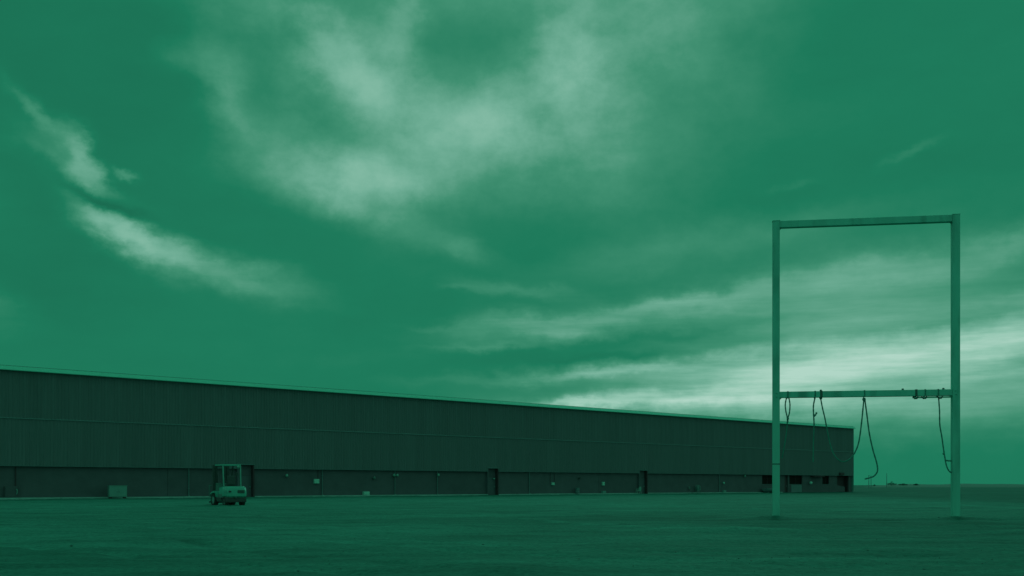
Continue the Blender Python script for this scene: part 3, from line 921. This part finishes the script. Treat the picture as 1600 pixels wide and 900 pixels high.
# overturned trough by the left post
def trough():
    s = s_at(1201, .6)
    e_ = empty('stock_trough', wpt(s, .7, 0.0), WROT)
    tag(e_, 'pale round-bottomed trough on the ground behind the left post', 'trough')
    n, v, f = 14, [], []
    Lh, r_ = 1.35, .62
    for xx, rr in ((-Lh, r_ * .75), (-Lh * .8, r_), (Lh * .8, r_), (Lh, r_ * .75)):
        for th in (0.0, .06):
            for k in range(n + 1):
                a_ = math.pi + math.pi * k / n
                v.append((xx, math.cos(a_) * (rr - th), .72 + math.sin(a_) * (rr - th)))
    m = n + 1
    for i in range(3):
        for t in range(2):
            for k in range(n):
                a0 = (i * 2 + t) * m + k; b0 = ((i + 1) * 2 + t) * m + k
                f.append([a0, a0 + 1, b0 + 1, b0])
    for i in (0, 3):
        f.append([i * 2 * m + k for k in range(m)])
    for i in range(3):
        for k in (0, n):
            f.append([i * 2 * m + k, (i * 2 + 1) * m + k, ((i + 1) * 2 + 1) * m + k, (i + 1) * 2 * m + k])
    MB().add(v, f).build('basin', MAT['trim'], e_)
    for x in (-.9, .9):
        MB().box(x - .05, x + .05, -.5, .5, 0, .16).build('foot', MAT['fmid'], e_)
trough()

# ------------------------------------------------------------------ the tall steel frame
TOPZ = 11.15
T = .25
def frame():
    root = empty('portal_gantry', PL, math.atan2(FD.y, FD.x))
    tag(root, 'tall rectangular steel frame of two posts with top beam and low crossbeam', 'steel frame')
    Wd = (PR - PL).length
    h = T / 2
    inv = Matrix.Rotation(-math.atan2(FD.y, FD.x), 4, 'Z')
    zl = on_frame(1230, 617).z; zr = on_frame(1480, 613.5).z
    for k, x in enumerate((0, Wd)):
        w = 1.0 if k == 0 else 1.06
        p = MB().box(x - h * w, x + h * w, -h * w, h * w, -.3, TOPZ - .001, .012).build('post', MAT['post'], root)
        if k == 0:
            MB().box(x - h - .006, x + h + .006, -h - .006, h + .006, 2.02, 2.06).build('splice_band', MAT['strap'], p)
        # sleeve collar at the crossbeam
        z = zl if k == 0 else zr
    tb = MB().box(h + .003, Wd - h * 1.06 - .003, -h, h, TOPZ - T, TOPZ - .004, .012).build('top_beam', MAT['post'], root)
    for x in (0, Wd):
        MB().box(x - h * 1.1, x + h * 1.1, -h * 1.1, h * 1.1, TOPZ, TOPZ + .02, .004).build('cap_plate', MAT['post'], root)
    # crossbeam, a touch lower at its left end
    mb = MB()
    hb = .115
    mb.box(h + .003, Wd - h * 1.06 - .003, -hb, hb, -hb, hb, .012)
    cb = mb.build('cross_beam', MAT['post'], root)
    zc = (zl + zr) / 2
    ang = math.atan2(zr - zl, Wd * .93)
    cb.location = (0, 0, zc - math.tan(ang) * Wd / 2)
    cb.rotation_euler = (0, -ang, 0)
    def along(x): return on_frame(x, 615)
    def lx(x):
        v = inv @ (along(x) - PL); return v.x
    # ties, bolts and straps on the crossbeam
    for x, w in ((1230.5, .05), (1273, .05), (1282.5, .09), (1350, .04), (1430.5, .08), (1444.5, .04), (1465, .05)):
        s = lx(x)
        MB().box(s - w / 2, s + w / 2, -hb - .014, hb + .014, -hb - .014, hb + .014, .008).build('tie', MAT['strap' if w > .06 else 'rope'], cb)
    for x in (1410.5, 1282.5, 1474):
        s = lx(x)
        MB().lathe([(.0, .06), (.035, .055), (.045, .02), (.04, -.02)], 10, Matrix.Translation((s, 0, hb + .005))).build('bolt', MAT['strap'], cb)
    # thin batten lashed under the right part of the beam
    s0_, s1_ = lx(1426), Wd - h * 1.06 - .01
    MB().box(s0_, s1_, -.04, .04, -hb - .075, -hb - .02, .008).build('batten', MAT['fascia'], cb)
    for x in (1430, 1443.5, 1468):
        s = lx(x)
        MB().tube([(s - .10, -.05, -hb - .02), (s - .03, -.07, -hb - .10), (s + .05, -.06, -hb - .09), (s + .09, -.04, -hb - .02)], .024, 8).build('knot', MAT['strap'], cb)
    # gussets, flange bolts at the joints
    for k, x in enumerate((h + .004, Wd - h * 1.06 - .004)):
        sg = 1 if k == 0 else -1
        z = (zl if k == 0 else zr)
        for zz, dz in ((z - .12, -.16), (TOPZ - T - .004, -.16)):
            MB().prism([(x, zz), (x + sg * .08, zz), (x, zz + dz * .5)], -.012, .012, 'y').build('gusset', MAT['post'], root)
        for bz in (-.07, .07):
            for by in (-.5, .5):
                MB().lathe([(.0, .03), (.022, .028), (.024, 0)], 6, Matrix.Translation((x - sg * h, -h * 1.06, z + bz + by * .02)) @ Matrix.Rotation(R(90), 4, 'X')).build('bolt', MAT['post'], root)
    return root
frame()

def rope(label, strands, r=.034, knots=(), tips=()):
    base = on_frame(*strands[0][0])
    root = empty('rope', base)
    tag(root, label, 'rope', 'ropes hanging from the crossbeam')
    for k, st in enumerate(strands):
        pts = [on_frame(x, y, .03 * math.sin(i * 1.3 + k)) - base for i, (x, y) in enumerate(st)]
        sp_ = spline(pts, 7)
        rr = [r * (1 + .10 * math.sin(i * 1.9)) for i in range(len(sp_))]
        MB().tube(sp_, rr, 8).build('strand', MAT['rope'], root)
    for (x, y, s) in knots:
        c = on_frame(x, y) - base
        MB().lathe([(.0, s), (s * .7, s * .7), (s, 0), (s * .7, -s * .7), (.0, -s)], 10, Matrix.Translation(c)).build('knot', MAT['rope'], root)
rope('short looped rope, two strands joining, leftmost under the crossbeam',
     [[(1229, 621), (1227, 632), (1228, 643), (1230, 652), (1230, 662), (1228, 682), (1225, 700), (1222, 716)],
      [(1232.5, 621), (1234.3, 632), (1233.5, 645), (1231.5, 652), (1231, 660)]], .025, ((1231, 654, .05),))
rope('single straight rope with a knotted stub, second from the left post',
     [[(1273.5, 621), (1271, 634), (1271.2, 648), (1272, 664), (1271, 690), (1270.5, 722)],
      [(1272, 651), (1274.5, 648), (1275.5, 645)]], .027, ((1272, 649, .05), (1275.6, 645.5, .04)))
rope('long rope swagged in a deep curve between two ties on the crossbeam',
     [[(1282, 621), (1285, 637), (1289, 654), (1293, 675), (1298, 697), (1305, 713), (1315, 721), (1325, 719), (1334, 710), (1341.5, 692), (1346, 662), (1350, 622)]],
     .026, ((1282.5, 622, .06), (1350, 624, .07)))
rope('long rope hanging straight with a hooked lower end, centre of the crossbeam',
     [[(1351, 622), (1354.5, 648), (1358.5, 678), (1364, 703), (1370, 724), (1371, 736), (1366, 743.5), (1359, 746.5), (1351, 748.5)]], .028)
rope('rightmost rope drooping from the crossbeam towards the right post',
     [[(1466.5, 620), (1468, 642), (1468.5, 664), (1471.5, 682), (1474, 700), (1476.5, 716), (1479, 728), (1483, 736), (1488, 739)],
      [(1477, 719), (1482, 720), (1488, 720)]], .026, ((1474.5, 709, .045),))

# ------------------------------------------------------------------ forklift
def forklift():
    g = on_ground(365.5, 791.2)
    root = empty('forklift', g, R(37))
    tag(root, 'pale forklift truck parked on the dirt in front of the building', 'forklift')
    # local: +y forward, x right, rear axle near y = 0
    P, D, G = MAT['paint'], MAT['fdark'], MAT['fmid']
    # counterweight: rounded block, tapering to the sides
    bm = bmesh.new()
    bmesh.ops.create_cube(bm, size=1)
    bmesh.ops.subdivide_edges(bm, edges=list(bm.edges), cuts=6, use_grid_fill=True)
    for v in bm.verts:
        x, y, z = v.co * 2
        k = 1 - .16 * max(0, z) ** 2 - .05 * max(0, -z)
        yb = -.52 + .10 * abs(x) ** 3 + .05 * max(0, z) ** 2
        yf = .30
        v.co = Vector((x * .64 * k, yb + (yf - yb) * (y + 1) / 2, (.86) + z * .32))
    bmesh.ops.bevel(bm, geom=[e for e in bm.edges if len(e.link_faces) == 2 and e.calc_face_angle() > .9], offset=.05, segments=3, affect='EDGES')
    me = bpy.data.meshes.new('counterweight'); bm.to_mesh(me); bm.free()
    me.polygons.foreach_set('use_smooth', [True] * len(me.polygons))
    me.materials.append(P)
    cw = link('counterweight', me, root)
    MB().box(.02, .44, -.545, -.48, .78, .96, .015).build('grille', D, cw)
    for k in range(4):
        MB().box(.04, .42, -.558, -.546, .80 + k * .042, .813 + k * .042).build('grille_bar', G, cw)
    MB().box(-.50, -.36, -.535, -.44, .83, .92, .01).build('tail_light', D, cw)
    MB().lathe([(.0, .06), (.05, .06), (.05, -.06), (.0, -.06)], 10, Matrix.Translation((-.1, -.52, .55))).build('tow_pin', G, cw)
    # lower dark frame and side tanks
    MB().box(-.60, .60, -.44, .30, .24, .56, .05).build('lower_bumper', D, root)
    MB().box(-.55, .55, .30, 1.75, .28, .72, .03).build('chassis', G, root)
    for s in (-1, 1):
        MB().box(s * .60 - .04, s * .60 + .04, .38, 1.12, .36, .52, .01).build('step', D, root)
        MB().prism([(1.12, .55), (1.20, .86), (1.62, .90), (2.05, .78), (2.08, .70), (1.66, .80), (1.28, .78), (1.18, .55)], s * .38, s * .66, 'x').build('front_fender', P, root)
    MB().prism([(.28, .70), (.28, 1.12), (.40, 1.17), (1.00, 1.10), (1.06, .70)], -.50, .50, 'x').build('engine_hood', P, root)
    # seat
    st = MB().box(-.26, .26, .48, .96, 1.15, 1.28, .04).build('seat', D, root)
    MB().box(-.25, .25, .38, .52, 1.26, 1.80, .05).build('seat_back', D, st)
    for s in (-1, 1):
        MB().box(s * .30 - .03, s * .30 + .03, .50, .80, 1.42, 1.47, .01).build('armrest', D, st)
    # dash, steering wheel and levers
    MB().prism([(1.45, .72), (1.62, 1.38), (1.78, 1.36), (1.80, .72)], -.46, .46, 'x').build('dashboard', G, root)
    M_ = Matrix.Translation((-.05, 1.42, 1.42)) @ Matrix.Rotation(R(48), 4, 'X')
    sw = MB()
    ring = [M_ @ Vector((math.cos(t * math.pi / 9) * .17, math.sin(t * math.pi / 9) * .17, 0)) for t in range(19)]
    sw.tube(ring, .018, 6, False)
    for t in (0, 2.1, 4.2):
        sw.tube([M_ @ Vector((0, 0, 0)), M_ @ Vector((math.cos(t) * .17, math.sin(t) * .17, 0))], .014, 6)
    sw.build('steering_wheel', D, root)
    MB().tube([(-.05, 1.42, 1.42), (-.05, 1.62, 1.15)], .03, 8).build('steering_column', D, root)
    for x in (.22, .30, .38):
        MB().tube([(x, 1.55, 1.3), (x, 1.48, 1.52)], [.012, .022], 6).build('lever', D, root)
    # overhead guard
    og = empty('overhead_guard'); og.parent = root
    for s in (-1, 1):
        MB().tube([(s * .50, .22, 1.02), (s * .52, .26, 1.30), (s * .53, .34, 2.34), (s * .53, .40, 2.44)], .045, 8).build('rear_pillar', MAT['guard'], og)
        MB().tube([(s * .50, 1.80, .80), (s * .52, 1.74, 1.5), (s * .53, 1.52, 2.36), (s * .53, 1.44, 2.44)], .045, 8).build('front_pillar', D, og)
        MB().box(s * .53 - .045, s * .53 + .045, .34, 1.50, 2.40, 2.475, .015).build('side_rail', P, og)
    for y in (.36, 1.42):
        MB().box(-.58, .58, y, y + .09, 2.395, 2.48, .015).build('cross_rail', P, og)
    for k in range(7):
        x = -.42 + .14 * k
        MB().box(x - .022, x + .022, .452, 1.415, 2.41, 2.465).build('guard_bar', P, og)
    # mirror, work lamp, 
    mr = MB().tube([(.55, 1.5, 1.85), (.72, 1.5, 1.92)], .012, 6).build('mirror_arm', D, root)
    MB().box(.70, .84, 1.48, 1.51, 1.80, 2.02, .01).build('mirror', D, mr)
    MB().lathe([(.0, .05), (.07, .05), (.09, -.03), (.07, -.06), (.0, -.06)], 12, Matrix.Translation((.40, .31, 2.33)) @ Matrix.Rotation(R(90), 4, 'X')).build('work_lamp', MAT['lamp'], root)
    # wheels: steer wheels behind, drive wheels in front
    def wheel(x, y, r_, w):
        M2 = Matrix.Translation((x, y, r_)) @ Matrix.Rotation(R(90), 4, 'Y')
        wl = MB().lathe([(r_ * .64, -w / 2), (r_ * .9, -w / 2), (r_, -w * .32), (r_, w * .32), (r_ * .9, w / 2), (r_ * .64, w / 2)], 28, M2).build('wheel', MAT['rubber'], root)
        for k in range(18):
            a_ = k * 2 * math.pi / 18
            c = Vector((x, y + math.cos(a_) * r_, r_ + math.sin(a_) * r_))
            MM = Matrix.Translation(c) @ Matrix.Rotation(a_, 4, 'X')
            MB().box(-w * .42, w * .42, -.012, .012, -.028, .028, 0, MM).build('tread_lug', MAT['rubber'], wl)
        MB().lathe([(.0, -w * .25), (r_ * .25, -w * .28), (r_ * .35, -w * .2), (r_ * .66, -w * .46), (r_ * .66, w * .46), (r_ * .35, w * .2), (r_ * .25, w * .28), (.0, w * .25)], 20, M2).build('rim', MAT['pale'] if r_ > .33 else G, wl)
    for s in (-1, 1):
        wheel(s * .50, .02, .29, .20)
        wheel(s * .53, 1.66, .36, .25)
    # mast
    ms = empty('mast'); ms.parent = root
    for s in (-1, 1):
        MB().box(s * .42 - .075, s * .42 + .075, 2.02, 2.16, .10, 2.46, .01).build('outer_rail', D, ms)
        MB().box(s * .28 - .06, s * .28 + .06, 2.05, 2.17, .12, 2.40, .01).build('inner_rail', D, ms)
        MB().tube([(s * .20, 2.10, .2), (s * .20, 2.10, 1.9)], .04, 8).build('lift_cylinder', D, ms)
        MB().tube([(s * .42, 1.8, .75), (s * .42, 2.03, .95)], .045, 8).build('tilt_cylinder', G, ms)
        MB().tube([(s * .06, 2.08, .3), (s * .06, 2.08, 2.3)], .014, 6).build('lift_chain', D, ms)
    for z in (.18, 1.25, 2.34):
        MB().box(-.342, .342, 2.02, 2.045, z, z + .10).build('crossmember', D, ms)
    # carriage, backrest and forks
    cg = empty('carriage'); cg.parent = root
    for z in (.18, .56):
        MB().box(-.68, .68, 2.20, 2.25, z, z + .11, .008).build('carriage_bar', G, cg)
    br = MB()
    for x in (-.66, -.33, 0, .33, .66):
        br.box(x - .02, x + .02, 2.21, 2.25, .672, 1.22)
    br.box(-.68, .68, 2.205, 2.255, 1.221, 1.27)
    br.build('load_backrest', G, cg)
    for s in (-1, 1):
        x = s * .46
        MB().prism([(2.26, .05), (2.26, .70), (2.31, .70), (2.32, .11), (3.40, .07), (3.42, .05)], x - .06, x + .06, 'x').build('fork', G, cg)
    for s in (-1, 1):
        MB().tube([(s * .30, 2.0, 1.2), (s * .46, 1.92, 1.5), (s * .42, 1.96, 2.0)], .018, 6).build('hydraulic_hose', D, root)
forklift()

# ------------------------------------------------------------------ render settings
scene.render.engine = 'CYCLES'
scene.cycles.use_denoising = True
